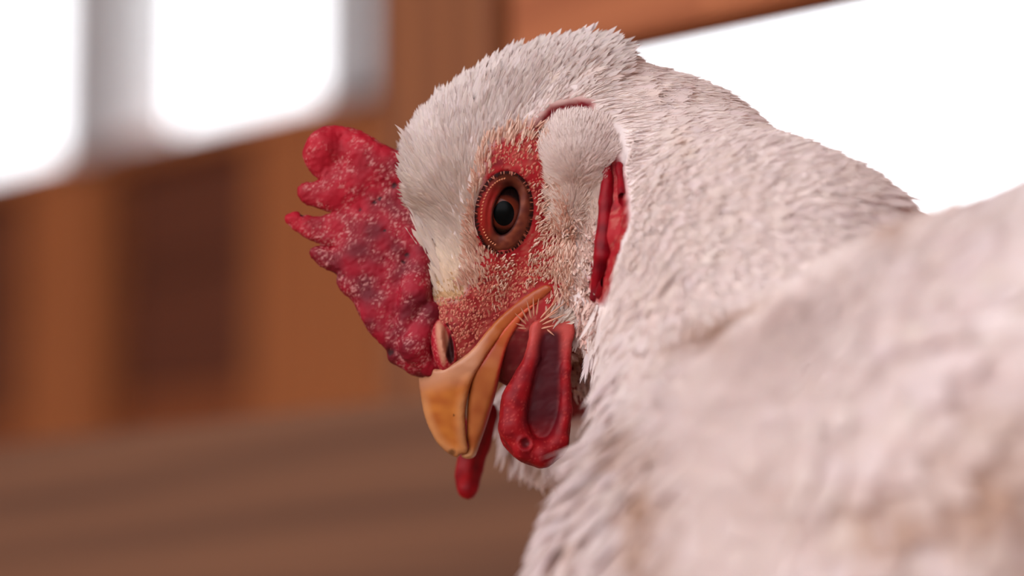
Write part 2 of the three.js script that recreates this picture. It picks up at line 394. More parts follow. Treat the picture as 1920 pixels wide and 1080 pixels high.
// ---- beak
const beakWidth = (u, v) => { const t = clamp((862 - v + 0.12 * (u - 860)) / 180); return 12 + 62 * Math.pow(t, 0.72); };
const gape = outline([[781, 704], [784, 726], [788, 751], [794, 782], [805, 809], [819, 833], [834, 848], [849, 857], [858, 860], [864, 852], [872, 853], [877, 846], [876, 835], [873, 810], [872, 773], [878, 740], [886, 713], [910, 670], [945, 624], [985, 583], [1022, 556], [1036, 540], [1026, 533], [1004, 541], [953, 579], [919, 613], [885, 655], [855, 678], [825, 692], [800, 690]], 150);
{
  const net = nets(line(-190, 90, 3.4), line(-330, 25, 3.4), line(-132, 132, 3.8), (x, y) => {
    const [u, v] = back(x, y, 40), d2 = gape(u, v);
    if (d2 > 30) return () => d2;
    const sz = v < 700 ? skinZ(u, v) : 0, strip = smooth(26, 10, -d2) * smooth(690, 730, v) * smooth(835, 850, u);
    // depth of a place behind the ridge decides how far the cheek of the beak has rounded
    const ridge = lerp(0, 1, smooth(0, 95, u - (783 + Math.max(0, v - 720) ** 2 * 0.0021)));
    let w = beakWidth(u, v) * Math.sqrt(1 - (1 - ridge) ** 2) + 2;
    w = Math.max(w * 0.92 + 4 * strip, v < 705 ? sz + 6 * smooth(705, 680, v) : 0);
    return (z) => smax(d2, (Math.abs(z) - w) * 0.8, 9) + 0.5 * noise(x / 12, y / 12, z / 12);
  });
  part('upper_beak', net, (c, u, v, z) => {
    const n = noise(u / 30, v / 18, z / 30), d2 = gape(u, v);
    c.copy(srgb(190, 112, 48)).lerp(srgb(170, 90, 38), clamp(0.5 + n));
    c.lerp(srgb(204, 148, 118), 0.75 * smooth(750, 705, v + 0.25 * (u - 800)) * smooth(930, 880, u));
    c.lerp(srgb(206, 146, 98), 0.6 * smooth(-24, -6, d2) * smooth(720, 760, v));
    c.lerp(srgb(164, 74, 40), 0.9 * smooth(880, 980, u));
    c.lerp(srgb(90, 52, 28), 0.8 * smooth(9, 3, Math.hypot((u - 847) * 0.9, v - 848)));
    c.lerp(srgb(80, 40, 20), smooth(2.6, 1, Math.hypot(u - 851, v - 778)));
  }, Mb.beak);
  const low = outline([[888, 704], [882, 724], [877, 752], [875, 790], [875, 822], [878, 842], [870, 851], [862, 853], [868, 861], [880, 863], [889, 859], [900, 832], [911, 800], [922, 765], [931, 733], [940, 690], [955, 640], [985, 590], [1010, 566], [980, 580], [945, 616], [912, 664]], 130);
  const net2 = nets(line(-110, 65, 3.4), line(-335, -10, 3.4), line(-112, 112, 3.8), (x, y) => {
    const [u, v] = back(x, y, 30), d2 = low(u, v);
    if (d2 > 30) return () => d2;
    const w = Math.max(beakWidth(u, v) * 0.86, v < 700 ? skinZ(u, v) + 7 * smooth(700, 670, v) : 0);
    return (z) => smax(d2, (Math.abs(z) - w) * 0.8, lerp(6, 16, smooth(670, 760, v)));
  });
  part('lower_beak', net2, (c, u, v, z) => {
    c.copy(srgb(184, 106, 56)).lerp(srgb(164, 84, 42), clamp(0.5 + noise(u / 25, v / 25, z / 25)));
    c.lerp(srgb(226, 180, 130), 0.7 * smooth(835, 862, v));
    c.lerp(srgb(190, 40, 36), smooth(-9, -2, low(u, v)) * smooth(890, 915, u) * smooth(840, 800, v));
    c.lerp(srgb(196, 90, 50), 0.6 * smooth(700, 620, v));
  }, Mb.beak);
}
// ---- nostrils, one each side
for (const s of [1, -1]) {
  const zc = 62, rim = ellipsoid(at(832, 648, zc - 22), 25, 53, 36, 0.17), slit = ellipsoid(at(842, 647, zc + 16), 8.5, 42, 26, 0.17), flap = ellipsoid(at(830, 646, zc - 8), 11, 42, 25, 0.16);
  const net = nets(line(-180, -85, 2.6), line(-185, -25, 2.6), line(10, 100, 2.8), (x, y) => (z) => {
    let d = rim(x, y, z);
    if (Math.abs(d) < 30) { d = smax(d, -slit(x, y, z), 5); d = smin(d, Math.max(flap(x, y, z), -slit(x, y, z) + 3), 4); d += 1.0 * noise(x / 6, y / 6, z / 6); }
    return d;
  });
  if (s < 0) { for (let i = 2; i < net.pos.length; i += 3) net.pos[i] *= -1; for (let i = 0; i < net.idx.length; i += 3) [net.idx[i], net.idx[i + 1]] = [net.idx[i + 1], net.idx[i]]; }
  part('nostril', net, (c, u, v, z) => {
    const p = at(u, v, z), q = slit(p[0], p[1], Math.abs(z)), fl = flap(p[0], p[1], Math.abs(z));
    c.copy(srgb(170, 22, 42)).lerp(srgb(205, 110, 104), clamp(0.8 * smooth(0.05, 0.5, noise(u / 5, v / 5, z / 5))));
    c.lerp(srgb(196, 132, 106), smooth(4, 0, fl) * smooth(846, 838, u + 0.2 * (v - 647)));
    c.lerp(srgb(60, 14, 16), smooth(3, 0.5, Math.abs(q)) * smooth(836, 842, u + 0.2 * (v - 647)));
  }, Mb.skin);
}

// ---- wattles
function wattle(points, hollow, bars, z0, thin, grid, name) {
  const o = outline(points, 120), hol = hollow && outline(hollow, 70), B = bars.map(([a, ra, b, rb]) => cone(at(...a), ra, at(...b), rb));
  const net = nets(...grid, (x, y) => {
    const [u, v] = back(x, y, z0), d2 = o(u, v), pit = hollow ? 7 * Math.exp(-((u - 985) ** 2 + (v - 831) ** 2) / 60) - 3 * Math.exp(-((Math.hypot(u - 985, v - 831) - 13) ** 2) / 14) : 0;
    return (z) => {
      let d = smax(d2, Math.abs(z - z0 + (hollow ? 8 : 0)) - thin, 10);
      for (const b of B) d = smin(d, smax(b(x, y, z), d2, 8), 7);
      return Math.abs(d) < 14 ? d + 0.8 * noise(x / 7, y / 7, z / 7) + 2 * noise(x / 26, y / 26, z / 26) + pit : d;
    };
  });
  return part(name, net, (c, u, v, z) => {
    const n = noise(u / 20, v / 20, z / 20);
    c.copy(srgb(154, 12, 22)).lerp(srgb(124, 8, 20), clamp(0.5 + n));
    if (hol) {
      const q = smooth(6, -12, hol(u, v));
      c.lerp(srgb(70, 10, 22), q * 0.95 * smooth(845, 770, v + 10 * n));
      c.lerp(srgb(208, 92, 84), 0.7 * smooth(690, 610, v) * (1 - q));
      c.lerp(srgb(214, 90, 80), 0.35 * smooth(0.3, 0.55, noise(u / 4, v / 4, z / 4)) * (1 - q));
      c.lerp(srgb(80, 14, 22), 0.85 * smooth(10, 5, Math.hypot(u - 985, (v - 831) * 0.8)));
    }
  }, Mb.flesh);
}
{
  const z0 = 112;
  wattle([[1000, 606], [992, 636], [982, 673], [961, 704], [946, 737], [937, 774], [934, 804], [940, 829], [952, 846], [970, 862], [992, 873], [1016, 878], [1037, 870], [1056, 856], [1065, 835], [1071, 804], [1073, 774], [1071, 731], [1070, 691], [1071, 652], [1076, 606], [1060, 600], [1030, 596]],
    [[1014, 620], [1050, 620], [1054, 682], [1053, 743], [1050, 813], [1034, 829], [1013, 820], [992, 801], [982, 792], [989, 743], [1001, 682]],
    [[[1006, 600, 104], 15, [996, 672, 112], 15], [[996, 672, 112], 15, [965, 750, 116], 24], [[965, 750, 116], 24, [962, 800, 116], 27], [[962, 800, 116], 27, [985, 842, 116], 25], [[985, 842, 116], 25, [1018, 852, 116], 24], [[1018, 852, 116], 24, [1048, 828, 114], 18], [[1048, 828, 114], 18, [1062, 770, 112], 12], [[1062, 770, 112], 12, [1062, 690, 110], 10], [[1062, 690, 110], 10, [1068, 600, 102], 10]],
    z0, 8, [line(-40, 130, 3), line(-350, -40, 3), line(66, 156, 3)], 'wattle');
  wattle([[868, 800], [860, 850], [853, 885], [855, 915], [866, 934], [879, 937], [893, 928], [902, 900], [912, 862], [925, 820], [930, 760], [900, 750]], null,
    [[[900, 780, -150], 20, [878, 880, -155], 18], [[878, 880, -155], 18, [878, 915, -155], 17]], -155, 9, [line(-130, 0, 4), line(-420, -180, 4), line(-190, -110, 4)], 'wattle');
}
// ---- ear lobe, one each side
for (const s of [1, -1]) {
  const fold = [[[1140, 294], 8, [1137, 380], 14], [[1137, 380], 14, [1129, 480], 15], [[1129, 480], 15, [1115, 556], 9], [[1160, 310], 7, [1170, 390], 8], [[1170, 390], 8, [1163, 465], 11], [[1163, 465], 11, [1124, 552], 9]].map(([a, ra, b, rb], i) => cone(onSkin(...a, i < 3 ? -1 : -5), ra, onSkin(...b, i < 3 ? -1 : -5), rb));
  const net = nets(line(135, 225, 3), line(-40, 265, 3), line(70, 235, 3), (x, y) => (z) => { let d = 1e9; for (const f of fold) d = smin(d, f(x, y, z), 6); return Math.abs(d) < 14 ? d + 0.8 * noise(x / 8, y / 8, z / 8) + 2.5 * noise(x / 30, y / 30, z / 30) : d; });
  if (s < 0) { for (let i = 2; i < net.pos.length; i += 3) net.pos[i] *= -1; for (let i = 0; i < net.idx.length; i += 3) [net.idx[i], net.idx[i + 1]] = [net.idx[i + 1], net.idx[i]]; }
  part('ear_lobe', net, (c, u, v, z) => c.copy(srgb(148, 6, 24)).lerp(srgb(104, 4, 20), clamp(0.4 + noise(u / 24, v / 24, z / 24) + smooth(480, 540, v) * 0.3)), Mb.flesh);
}

// ---- eyes, with lids and lashes
const EC = [949, 396], eyeTilt = 0.24, lidTilt = 0.14;
const ring = (cx, cy, a, b, tilt, th) => { const x = a * Math.cos(th), y = -b * Math.sin(th); return [cx + x * Math.cos(tilt) - y * Math.sin(tilt), cy + x * Math.sin(tilt) + y * Math.cos(tilt)]; };
for (const s of [1, -1]) {
  const R = 50, zE = 92, C = at(EC[0], EC[1], zE);
  const g = new THREE.SphereGeometry(R, 56, 40), p = g.attributes.position, col = new Float32Array(p.count * 3), c = new THREE.Color();
  for (let i = 0; i < p.count; i++) {
    const r = Math.hypot(p.getX(i) + 3, p.getY(i) + 3);
    c.copy(srgb(104, 42, 26)).lerp(srgb(74, 26, 18), smooth(16, 27, r) * 0.7).lerp(srgb(22, 10, 10), smooth(27, 33, r));  // iris, its outer ring darkened for the shade of the lids
    if (p.getZ(i) < 10) c.setRGB(0.02, 0.01, 0.01);
    col.set([c.r, c.g, c.b], i * 3);
  }
  g.setAttribute('color', new THREE.BufferAttribute(col, 3));
  g.translate(C[0], C[1], C[2]);
  if (s < 0) { g.scale(1, 1, -1); g.index.array.reverse(); }
  g.applyMatrix4(TO_HEN);
  const eye = shade(new THREE.Mesh(g, Mb.eye)); eye.name = 'eye'; hen.add(eye);
  // pupil: a cap lying on the ball
  const pg = new THREE.CircleGeometry(1, 40, 0, Math.PI * 2), pp = pg.attributes.position, vs = [], ix = [];
  const rings = 8, seg = 40;
  for (let i = 0; i <= rings; i++) for (let j = 0; j < seg; j++) { const a = j / seg * 6.2832, q = i / rings, x = -4 + 19 * q * Math.cos(a), y = -5 + 23 * q * Math.sin(a), r = Math.hypot(x, y); vs.push(C[0] + x, C[1] + y, C[2] + Math.sqrt(R * R - r * r) + 0.5 * (1 - q ** 6)); }
  for (let i = 0; i < rings; i++) for (let j = 0; j < seg; j++) { const a = i * seg + j, b = i * seg + (j + 1) % seg; ix.push(a, a + seg, b + seg, a, b + seg, b); }
  const pu = new THREE.BufferGeometry(); pu.setAttribute('position', new THREE.Float32BufferAttribute(vs, 3)); pu.setIndex(ix);
  if (s < 0) { pu.scale(1, 1, -1); pu.index.array.reverse(); }
  pu.computeVertexNormals(); pu.applyMatrix4(TO_HEN);
  const pupil = shade(new THREE.Mesh(pu, Mb.pupil)); pupil.name = 'pupil'; eye.add(pupil);
  // lids
  const pos = [], cl = [], id = [], NT = 96, NR = 18;
  for (let j = 0; j < NT; j++) {
    const th = j / NT * 6.2832, a = ring(EC[0], EC[1], 23, 45, eyeTilt, th), b = ring(945, 399, 55, 79, lidTilt, th), left = smooth(0.3, 0.95, -Math.cos(th));
    const ra = Math.hypot(a[0] - EC[0], a[1] - EC[1]), zin = zE + Math.sqrt(R * R - Math.min(ra, 46) ** 2), zout = skinZ(b[0], b[1]) - 4;
    for (let i = 0; i <= NR; i++) {
      const t = (i - 1) / (NR - 1), q = clamp(t), u = lerp(a[0], b[0], q), v = lerp(a[1], b[1], q);
      const fold = 3.2 * left * Math.exp(-(((t - 0.55 + 0.25 * left) / 0.1) ** 2)) + 2.0 * Math.exp(-(((t - 0.8) / 0.06) ** 2));
      let z = lerp(zin, zout, q) + (11 + 6 * left) * Math.pow(Math.sin(Math.PI * Math.min(1, q * 0.9 + 0.06)), 0.7) * (1 - 0.3 * q) - fold + 1.2 * noise(u / 9, v / 9, 1);
      if (i === 0) z = zin - 8;
      pos.push(...at(u, v, s * z));
      c.copy(srgb(128, 64, 44)).lerp(srgb(98, 42, 32), clamp(0.5 + noise(u / 12, v / 12, 5)));
      c.lerp(srgb(146, 24, 22), left * smooth(0.05, 0.2, q) * 0.85);
      c.lerp(srgb(50, 16, 18), 0.9 * smooth(0.14, 0.04, q) + 0.85 * smooth(0.78, 0.93, q) + 0.4 * smooth(0.5, 1, Math.sin(th)) * smooth(0.7, 0.3, q));  // dark rims and upper lid: shade round the eye put into the colour
      cl.push(c.r, c.g, c.b);
    }
  }
  for (let j = 0; j < NT; j++) for (let i = 0; i < NR; i++) { const a = j * (NR + 1) + i, b = ((j + 1) % NT) * (NR + 1) + i; s > 0 ? id.push(a, a + 1, b + 1, a, b + 1, b) : id.push(a, b + 1, a + 1, a, b, b + 1); }
  const lg = new THREE.BufferGeometry(); lg.setAttribute('position', new THREE.Float32BufferAttribute(pos, 3)); lg.setAttribute('color', new THREE.Float32BufferAttribute(cl, 3)); lg.setIndex(id); lg.computeVertexNormals(); lg.applyMatrix4(TO_HEN);
  const lid = shade(new THREE.Mesh(lg, Mb.flesh)); lid.name = 'eyelid'; lid.material.side = THREE.DoubleSide; hen.add(lid);
}

// ------------------------------------------------------------------ feathers
// blade: a feather one unit long and wide, lying along +x, its face to +z, with a keel and a slight curl
// downy surfaces scatter light evenly: normals lean only a little to either side
function softNormals(g, side) {
  const p = g.attributes.position, n = new Float32Array(p.count * 3), q = new THREE.Vector3();
  for (let i = 0; i < p.count; i++) q.set(-0.12, side * p.getY(i), 1).normalize().toArray(n, i * 3);
  g.setAttribute('normal', new THREE.BufferAttribute(n, 3));
  return g;
}
function bladeGeometry(seg, curl, tip, keel) {
  const v = [], id = [];
  for (let i = 0; i <= seg; i++) {
    const t = i / seg, w = 0.5 * Math.pow(Math.sin(Math.PI * Math.min(1, 0.12 + t * 0.88)), tip) * (0.55 + 0.45 * Math.min(1, t * 2.2)), z = curl * t * t;
    v.push(t, -w, z - keel * w, t, 0, z, t, w, z - keel * w);
  }
  for (let i = 0; i < seg; i++) { const a = i * 3; for (const o of [0, 1]) id.push(a + o, a + o + 3, a + o + 4, a + o, a + o + 4, a + o + 1); }
  const g = new THREE.BufferGeometry(); g.setAttribute('position', new THREE.Float32BufferAttribute(v, 3)); g.setIndex(id);
  return softNormals(g, 0.5);
}
// plume: a soft feather made of fine barbs along a shaft
function plumeGeometry(n, r) {
  const v = [], id = [];
  const barb = (x0, y0, x1, y1, z1, w) => { const a = v.length / 3, dx = x1 - x0, dy = y1 - y0, l = Math.hypot(dx, dy) || 1, px = -dy / l * w, py = dx / l * w; v.push(x0 - px, y0 - py, 0.06 * x0 * x0, x0 + px, y0 + py, 0.06 * x0 * x0, (x0 + x1) / 2 - px * 0.8 + dx * 0.05, (y0 + y1) / 2 - py * 0.8, z1 * 0.5 + 0.01, (x0 + x1) / 2 + px * 0.8 + dx * 0.05, (y0 + y1) / 2 + py * 0.8, z1 * 0.5 + 0.01, x1, y1, z1); id.push(a, a + 2, a + 3, a, a + 3, a + 1, a + 2, a + 4, a + 3); };
  for (let i = 0; i < n; i++) { const t = 0.1 + 0.62 * i / n; for (const s of [-1, 1]) barb(t, 0, t + 0.3 + 0.12 * r(), s * (0.5 * (1 - 0.5 * t) + 0.12 * (r() - 0.5)), 0.08 * t + 0.06 * r(), 0.045); }
  barb(0, 0, 1, 0, 0.08, 0.04);
  const g = new THREE.BufferGeometry(); g.setAttribute('position', new THREE.Float32BufferAttribute(v, 3)); g.setIndex(id);
  return softNormals(g, 0.2);
}
const hairGeo = (() => { const v = [], id = [], S = [[0, 0.5], [0.4, 0.5], [0.8, 0.32], [1, 0.02]]; S.forEach(([t, w]) => { for (let k = 0; k < 4; k++) { const a = k * Math.PI / 2 + 0.78; v.push(t, w * Math.cos(a), w * Math.sin(a) + 0.9 * t * t); } }); for (let i = 0; i < 3; i++) for (let k = 0; k < 4; k++) { const a = i * 4 + k, b = i * 4 + (k + 1) % 4; id.push(a, b, b + 4, a, b + 4, a + 4); } const g = new THREE.BufferGeometry(); g.setAttribute('position', new THREE.Float32BufferAttribute(v, 3)); g.setIndex(id); g.computeVertexNormals(); return g; })();
const narrow = bladeGeometry(5, 0.10, 0.6, 0.5), broad = bladeGeometry(9, 0.06, 0.7, 0.2), plume = plumeGeometry(13, rnd);

// which way feathers lie: from the beak back over the crown, down the neck and the breast
const FLOW = [[860, 560, -.25, -.97], [800, 480, -.5, -.87], [760, 380, -.55, -.83], [770, 280, -.3, -.95], [840, 420, -.2, -1], [880, 350, 0, -1], [830, 250, .1, -1], [900, 180, .4, -.9], [950, 250, .3, -.95], [960, 120, .65, -.76], [1050, 80, .85, -.5], [1000, 215, .55, -.8], [1060, 170, .8, -.6], [1150, 90, .95, -.1], [1150, 180, 1, 0], [1250, 150, .93, .35], [1200, 260, .97, .2], [1300, 250, .9, .4], [1250, 350, .9, .4], [1200, 450, .8, .5], [1180, 550, .5, .85], [1400, 300, .82, .57], [1500, 450, .75, .65], [1600, 350, .87, .5], [1130, 650, -.1, 1], [1100, 750, -.25, .97], [1050, 900, -.3, .95], [1000, 1060, -.25, .97], [1250, 700, .2, .98], [1300, 950, 0, 1], [1500, 700, .6, .8], [1700, 600, .9, .4], [1700, 900, .7, .7], [1900, 500, 1, .1], [2500, 800, 1, -.2], [1000, 480, .4, -.9], [1040, 450, .3, -.95], [1090, 520, .35, .5], [1090, 600, .2, .9]];
function flow(u, v) {
  let x = 0, y = 0;
  for (const [a, b, c, d] of FLOW) { const w = 1 / ((u - a) ** 2 + (v - b) ** 2 + 300) ** 1.5; x += c * w; y += d * w; }
  const l = Math.hypot(x, y) || 1;
  return [x / l, -y / l];
}
// points on the body, weighted by area times want(u, v, z)
const bodyPoints = (() => {
  const g = geos.body, P = g.attributes.position, N = g.attributes.normal, I = g.index.array, nT = I.length / 3, area = new Float32Array(nT), cen = new Float32Array(nT * 3);
  const a = new THREE.Vector3(), b = new THREE.Vector3(), c = new THREE.Vector3();
  for (let t = 0; t < nT; t++) {
    a.fromBufferAttribute(P, I[t * 3]); b.fromBufferAttribute(P, I[t * 3 + 1]); c.fromBufferAttribute(P, I[t * 3 + 2]);
    cen[t * 3] = (a.x + b.x + c.x) / 3; cen[t * 3 + 1] = (a.y + b.y + c.y) / 3; cen[t * 3 + 2] = (a.z + b.z + c.z) / 3;
    area[t] = b.sub(a).cross(c.sub(a)).length() / 2;
  }
  return (count, want) => {
    const cum = new Float64Array(nT); let sum = 0;
    for (let t = 0; t < nT; t++) { const x = cen[t * 3], y = cen[t * 3 + 1], z = cen[t * 3 + 2], [u, v] = back(x, y, z), nz = N.getZ(I[t * 3]); sum += area[t] * Math.max(0, want(u, v, z, nz)); cum[t] = sum; }
    const out = [];
    for (let i = 0; i < count && sum > 0; i++) {
      const r = rnd() * sum; let lo = 0, hi = nT - 1;
      while (lo < hi) { const m = (lo + hi) >> 1; cum[m] < r ? lo = m + 1 : hi = m; }
      let p = rnd(), q = rnd(); if (p + q > 1) { p = 1 - p; q = 1 - q; }
      const i0 = I[lo * 3], i1 = I[lo * 3 + 1], i2 = I[lo * 3 + 2];
      const mix = (A, k) => A.getComponent(i0, k) * (1 - p - q) + A.getComponent(i1, k) * p + A.getComponent(i2, k) * q;
      const n = new THREE.Vector3(mix(N, 0), mix(N, 1), mix(N, 2)).normalize(), o = new THREE.Vector3(mix(P, 0), mix(P, 1), mix(P, 2)), [u, v] = back(o.x, o.y, o.z);
      out.push({ o, n, u, v });
    }
    return out;
  };
})();
const tmp = new THREE.Matrix4(), vx = new THREE.Vector3(), vy = new THREE.Vector3(), vz = new THREE.Vector3();
// put(points, geometry, material, style): style returns { dir: [x, y], len, wid, lift, sink, roll, thick, color } or null
function put(name, points, geometry, material, style, label) {
  const ms = [], cs = [];
  for (const p of points) {
    const s = style(p); if (!s) continue;
    vx.set(s.dir[0], s.dir[1], s.dir[2] ?? 0);
    vx.addScaledVector(p.n, -vx.dot(p.n)); if (vx.lengthSq() < 1e-6) continue; vx.normalize();
    vy.crossVectors(p.n, vx);
    const roll = s.roll ?? 0; vz.copy(p.n).multiplyScalar(Math.cos(roll)).addScaledVector(vy, Math.sin(roll));
    const lift = s.lift ?? 0.15; vx.multiplyScalar(Math.cos(lift)).addScaledVector(p.n, Math.sin(lift));
    vy.crossVectors(vz, vx).normalize(); vz.crossVectors(vx, vy);
    tmp.makeBasis(vx.multiplyScalar(s.len), vy.multiplyScalar(s.wid), vz.multiplyScalar(s.thick ?? s.len * 0.6));
    tmp.setPosition(p.o.clone().addScaledVector(p.n, -(s.sink ?? 2)));
    ms.push(tmp.clone().premultiply(TO_HEN)); cs.push(s.color);
  }
  const m = shade(new THREE.InstancedMesh(geometry, material, ms.length));
  ms.forEach((x, i) => { m.setMatrixAt(i, x); m.setColorAt(i, cs[i]); });
  m.name = name; m.userData.kind = 'stuff'; if (label) m.userData.label = label;
  hen.add(m);
  return m;
}
const white = (w = 0) => { const b = 1 + 0.05 * gauss(); return new THREE.Color().setRGB(0.93 * b, (0.80 + 0.012 * gauss() - 0.06 * w) * b, (0.785 + 0.02 * gauss() - 0.17 * w) * b); };
const gapeLine = (u) => 660 - (u - 885) * 0.78;                         // below this lies the mouth
const masked = (u, v, m = 0) => RED(u, v) < m || EAR(u, v) < m + 3 || HOLLOW(u, v) < m;
const onTuft = (u, v, m = 0) => Math.hypot(u - 1083, (v - 280) * 0.95) < 64 + m || (Math.abs(u - 1080) < 46 + m && v > 278 && v < 425);
const jit = (d, a) => { const t = a * gauss(), c = Math.cos(t), s = Math.sin(t); return [d[0] * c - d[1] * s, d[0] * s + d[1] * c]; };

// forehead and crown: narrow stiff feathers
const crest = bodyPoints(10000, (u, v, z) => (u < 1130 && v < 585 && Math.abs(z) < 260 && !masked(u, v, 2) && !onTuft(u, v) && !(u > 1000 && v > 230) ? (z > 0 ? 1 : 0.4) * (1 + 1.6 * smooth(430, 520, v) + 0.5 * smooth(840, 780, u)) : 0));
put('crown_feathers', crest, narrow, Mb.feather, (p) => {
  const f = smooth(1040, 900, p.u) * smooth(120, 300, p.v), edge = smooth(0, 60, RED(p.u, p.v)), low = smooth(430, 540, p.v);
  return { dir: jit(flow(p.u, p.v), 0.22), len: lerp(26, lerp(62, 46, f), edge) * (0.4 + 0.6 * smooth(4, 60, HOLLOW(p.u, p.v))) * (1 - 0.4 * low) * (0.75 + 0.5 * rnd()), wid: lerp(4.5, 6.5, edge) * (0.7 + 0.6 * rnd()), lift: 0.16 + 0.16 * rnd(), roll: gauss() * 0.3, color: white(0.22 + low * 0.8 + 0.35 * smooth(240, 420, p.v)) };
});
// a fringe of separate feathers that lies over the back of the comb
{
  const edge = [[772, 300], [770, 340], [776, 390], [788, 440], [800, 490], [812, 540]], pts = [];
  for (let i = 0; i < 150; i++) {
    const k = rnd() * (edge.length - 1.001), j = Math.floor(k), u = lerp(edge[j][0], edge[j + 1][0], k - j) + 22 * rnd(), v = lerp(edge[j][1], edge[j + 1][1], k - j) + 14 * gauss();
    for (const s of [1, -1]) { const z = s * (Math.max(44, skinZ(u, v)) + 2); pts.push({ o: new THREE.Vector3(...at(u, v, z)), n: new THREE.Vector3(-0.35, 0, s).normalize(), u, v }); }
  }
  put('crown_fringe', pts, narrow, Mb.feather, (p) => ({ dir: jit([-0.42, 0.9], 0.2), len: 56 * (0.7 + 0.6 * rnd()), wid: 8.5 * (0.7 + 0.5 * rnd()), lift: 0.10 + 0.14 * rnd(), roll: gauss() * 0.25, color: white(0.35 + 0.5 * smooth(400, 540, p.v)) }));
}
// neck: soft plumes
const neck = bodyPoints(3000, (u, v, z) => (u > 1010 && Math.hypot(u - 1083, v - 290) > 125 && u < 1750 && v < 760 && !(Math.abs(z) < (v < 600 ? 300 : 220) && masked(u, v, 1)) && !onTuft(u, v, 14) && (u > 1105 || v < 225 || v > 555) ? (z > 0 ? 1 : 0.3) * (0.12 + 0.88 * smooth(1480, 1200, u)) : 0));
put('neck_feathers', neck, plume, Mb.feather, (p) => {
  const near = smooth(1420, 1200, p.u);
  return { dir: jit(flow(p.u, p.v), 0.3), len: lerp(95, 58, near) * (0.7 + 0.6 * rnd()), wid: lerp(60, 34, near) * (0.7 + 0.6 * rnd()), lift: (0.08 + 0.08 * rnd()) * (0.4 + 0.6 * near), thick: 13, roll: gauss() * 0.12, color: white(0.15 + 0.25 * rnd() * near).lerp(STAIN, stain(p.u, p.v, p.o.z)) };
});
// trunk: broad feathers
const trunkP = bodyPoints(22000, (u, v, z) => { const w = new THREE.Vector3(...at(u, v, z)).applyMatrix4(LOCAL); return w.y > 0.14 && (u > 1150 || v > 650) && !(u < 1140 && v < 740 && Math.abs(z) < 220) && !(Math.abs(z) < 230 && masked(u, v, 20)) ? smooth(1380, 1620, u + (v - 500) * 0.45) : 0; });
put('body_feathers', trunkP, broad, Mb.feather, (p) => ({ dir: jit(flow(p.u, p.v), 0.18), len: lerp(70, 130, smooth(1200, 1700, p.u)) * (0.7 + 0.6 * rnd()), wid: lerp(22, 70, smooth(1200, 1700, p.u)) * (0.7 + 0.5 * rnd()), lift: lerp(0.06, 0.03, smooth(1200, 1700, p.u)) + 0.02 * rnd(), sink: lerp(0, 5, smooth(1200, 1700, p.u)), thick: lerp(16, 60, smooth(1200, 1700, p.u)), roll: gauss() * 0.02, color: white(0.1).lerp(STAIN, stain(p.u, p.v, p.o.z)) }));
// breast edge: long loose plumes
const breast = bodyPoints(7500, (u, v, z) => (u < 1330 && v > 560 && v < 1180 && !(Math.abs(z) < 200 && masked(u, v, 10)) && (u > 1085 || v > 700) ? 1 : 0));
put('breast_feathers', breast, broad, Mb.feather, (p) => ({ dir: jit(flow(p.u, p.v), 0.25), len: 84 * (0.7 + 0.6 * rnd()), wid: 24 * (0.6 + 0.6 * rnd()), lift: 0.08 + 0.12 * rnd(), roll: gauss() * 0.12, color: white(0.1).lerp(STAIN, stain(p.u, p.v, p.o.z)) }));
// fine down over the neck and the front of the breast
const down = bodyPoints(80000, (u, v, z) => (u > 1085 && u < 1760 && v < 1180 && z > -260 && !(Math.abs(z) < (v < 600 ? 300 : 220) && masked(u, v, 1)) && !onTuft(u, v, -3) && (u > 1105 || v < 225 || v > 620) ? (z > 0 ? 1 : 0.35) * smooth(1780, 1500, u + Math.max(0, v - 500) * 0.5) : 0));
put('neck_down', down, hairGeo, Mb.hair, (p) => { const f = smooth(1200, 1500, p.u); return { dir: jit(flow(p.u, p.v), 0.24), len: lerp(44, 62, f) * (0.6 + 0.7 * rnd()), wid: lerp(2.4, 5, f) * (0.7 + 0.6 * rnd()), thick: lerp(2.6, 5, f), lift: 0.1 + 0.16 * rnd(), sink: 3, color: white(0.12 + 0.2 * rnd()).lerp(STAIN, stain(p.u, p.v, p.o.z)) }; });
// a few loose plumes stand off the edge of the breast
put('breast_plumes', bodyPoints(420, (u, v, z, nz) => (u < 1200 && (v > 760 || u > 1100) && v > 640 && v < 1180 && z > 100 && nz < 0.5 ? 1 : 0)), plume, Mb.feather, (p) => ({ dir: jit(flow(p.u, p.v), 0.4), len: 95 * (0.7 + 0.6 * rnd()), wid: 40, thick: 20, lift: 0.2 + 0.2 * rnd(), color: white(0.05) }));
// ear tuft: fine hairs fanned from below
const tuftP = bodyPoints(15000, (u, v, z) => (onTuft(u, v) && Math.abs(z) > 60 ? (z > 0 ? 1 : 0.4) : 0));
put('ear_tuft', tuftP, hairGeo, Mb.hair, (p) => { const dx = p.u - 1072, dy = 470 - p.v, l = Math.hypot(dx, dy); return { dir: jit([dx * 1.7 / l, dy / l], 0.22), len: 27 * (0.6 + 0.7 * rnd()), wid: 1.9 * (0.7 + 0.6 * rnd()), thick: 2.2, lift: 0.2 + 0.25 * rnd(), sink: 3, color: white(0.25 + 0.3 * smooth(280, 400, p.v)) }; });
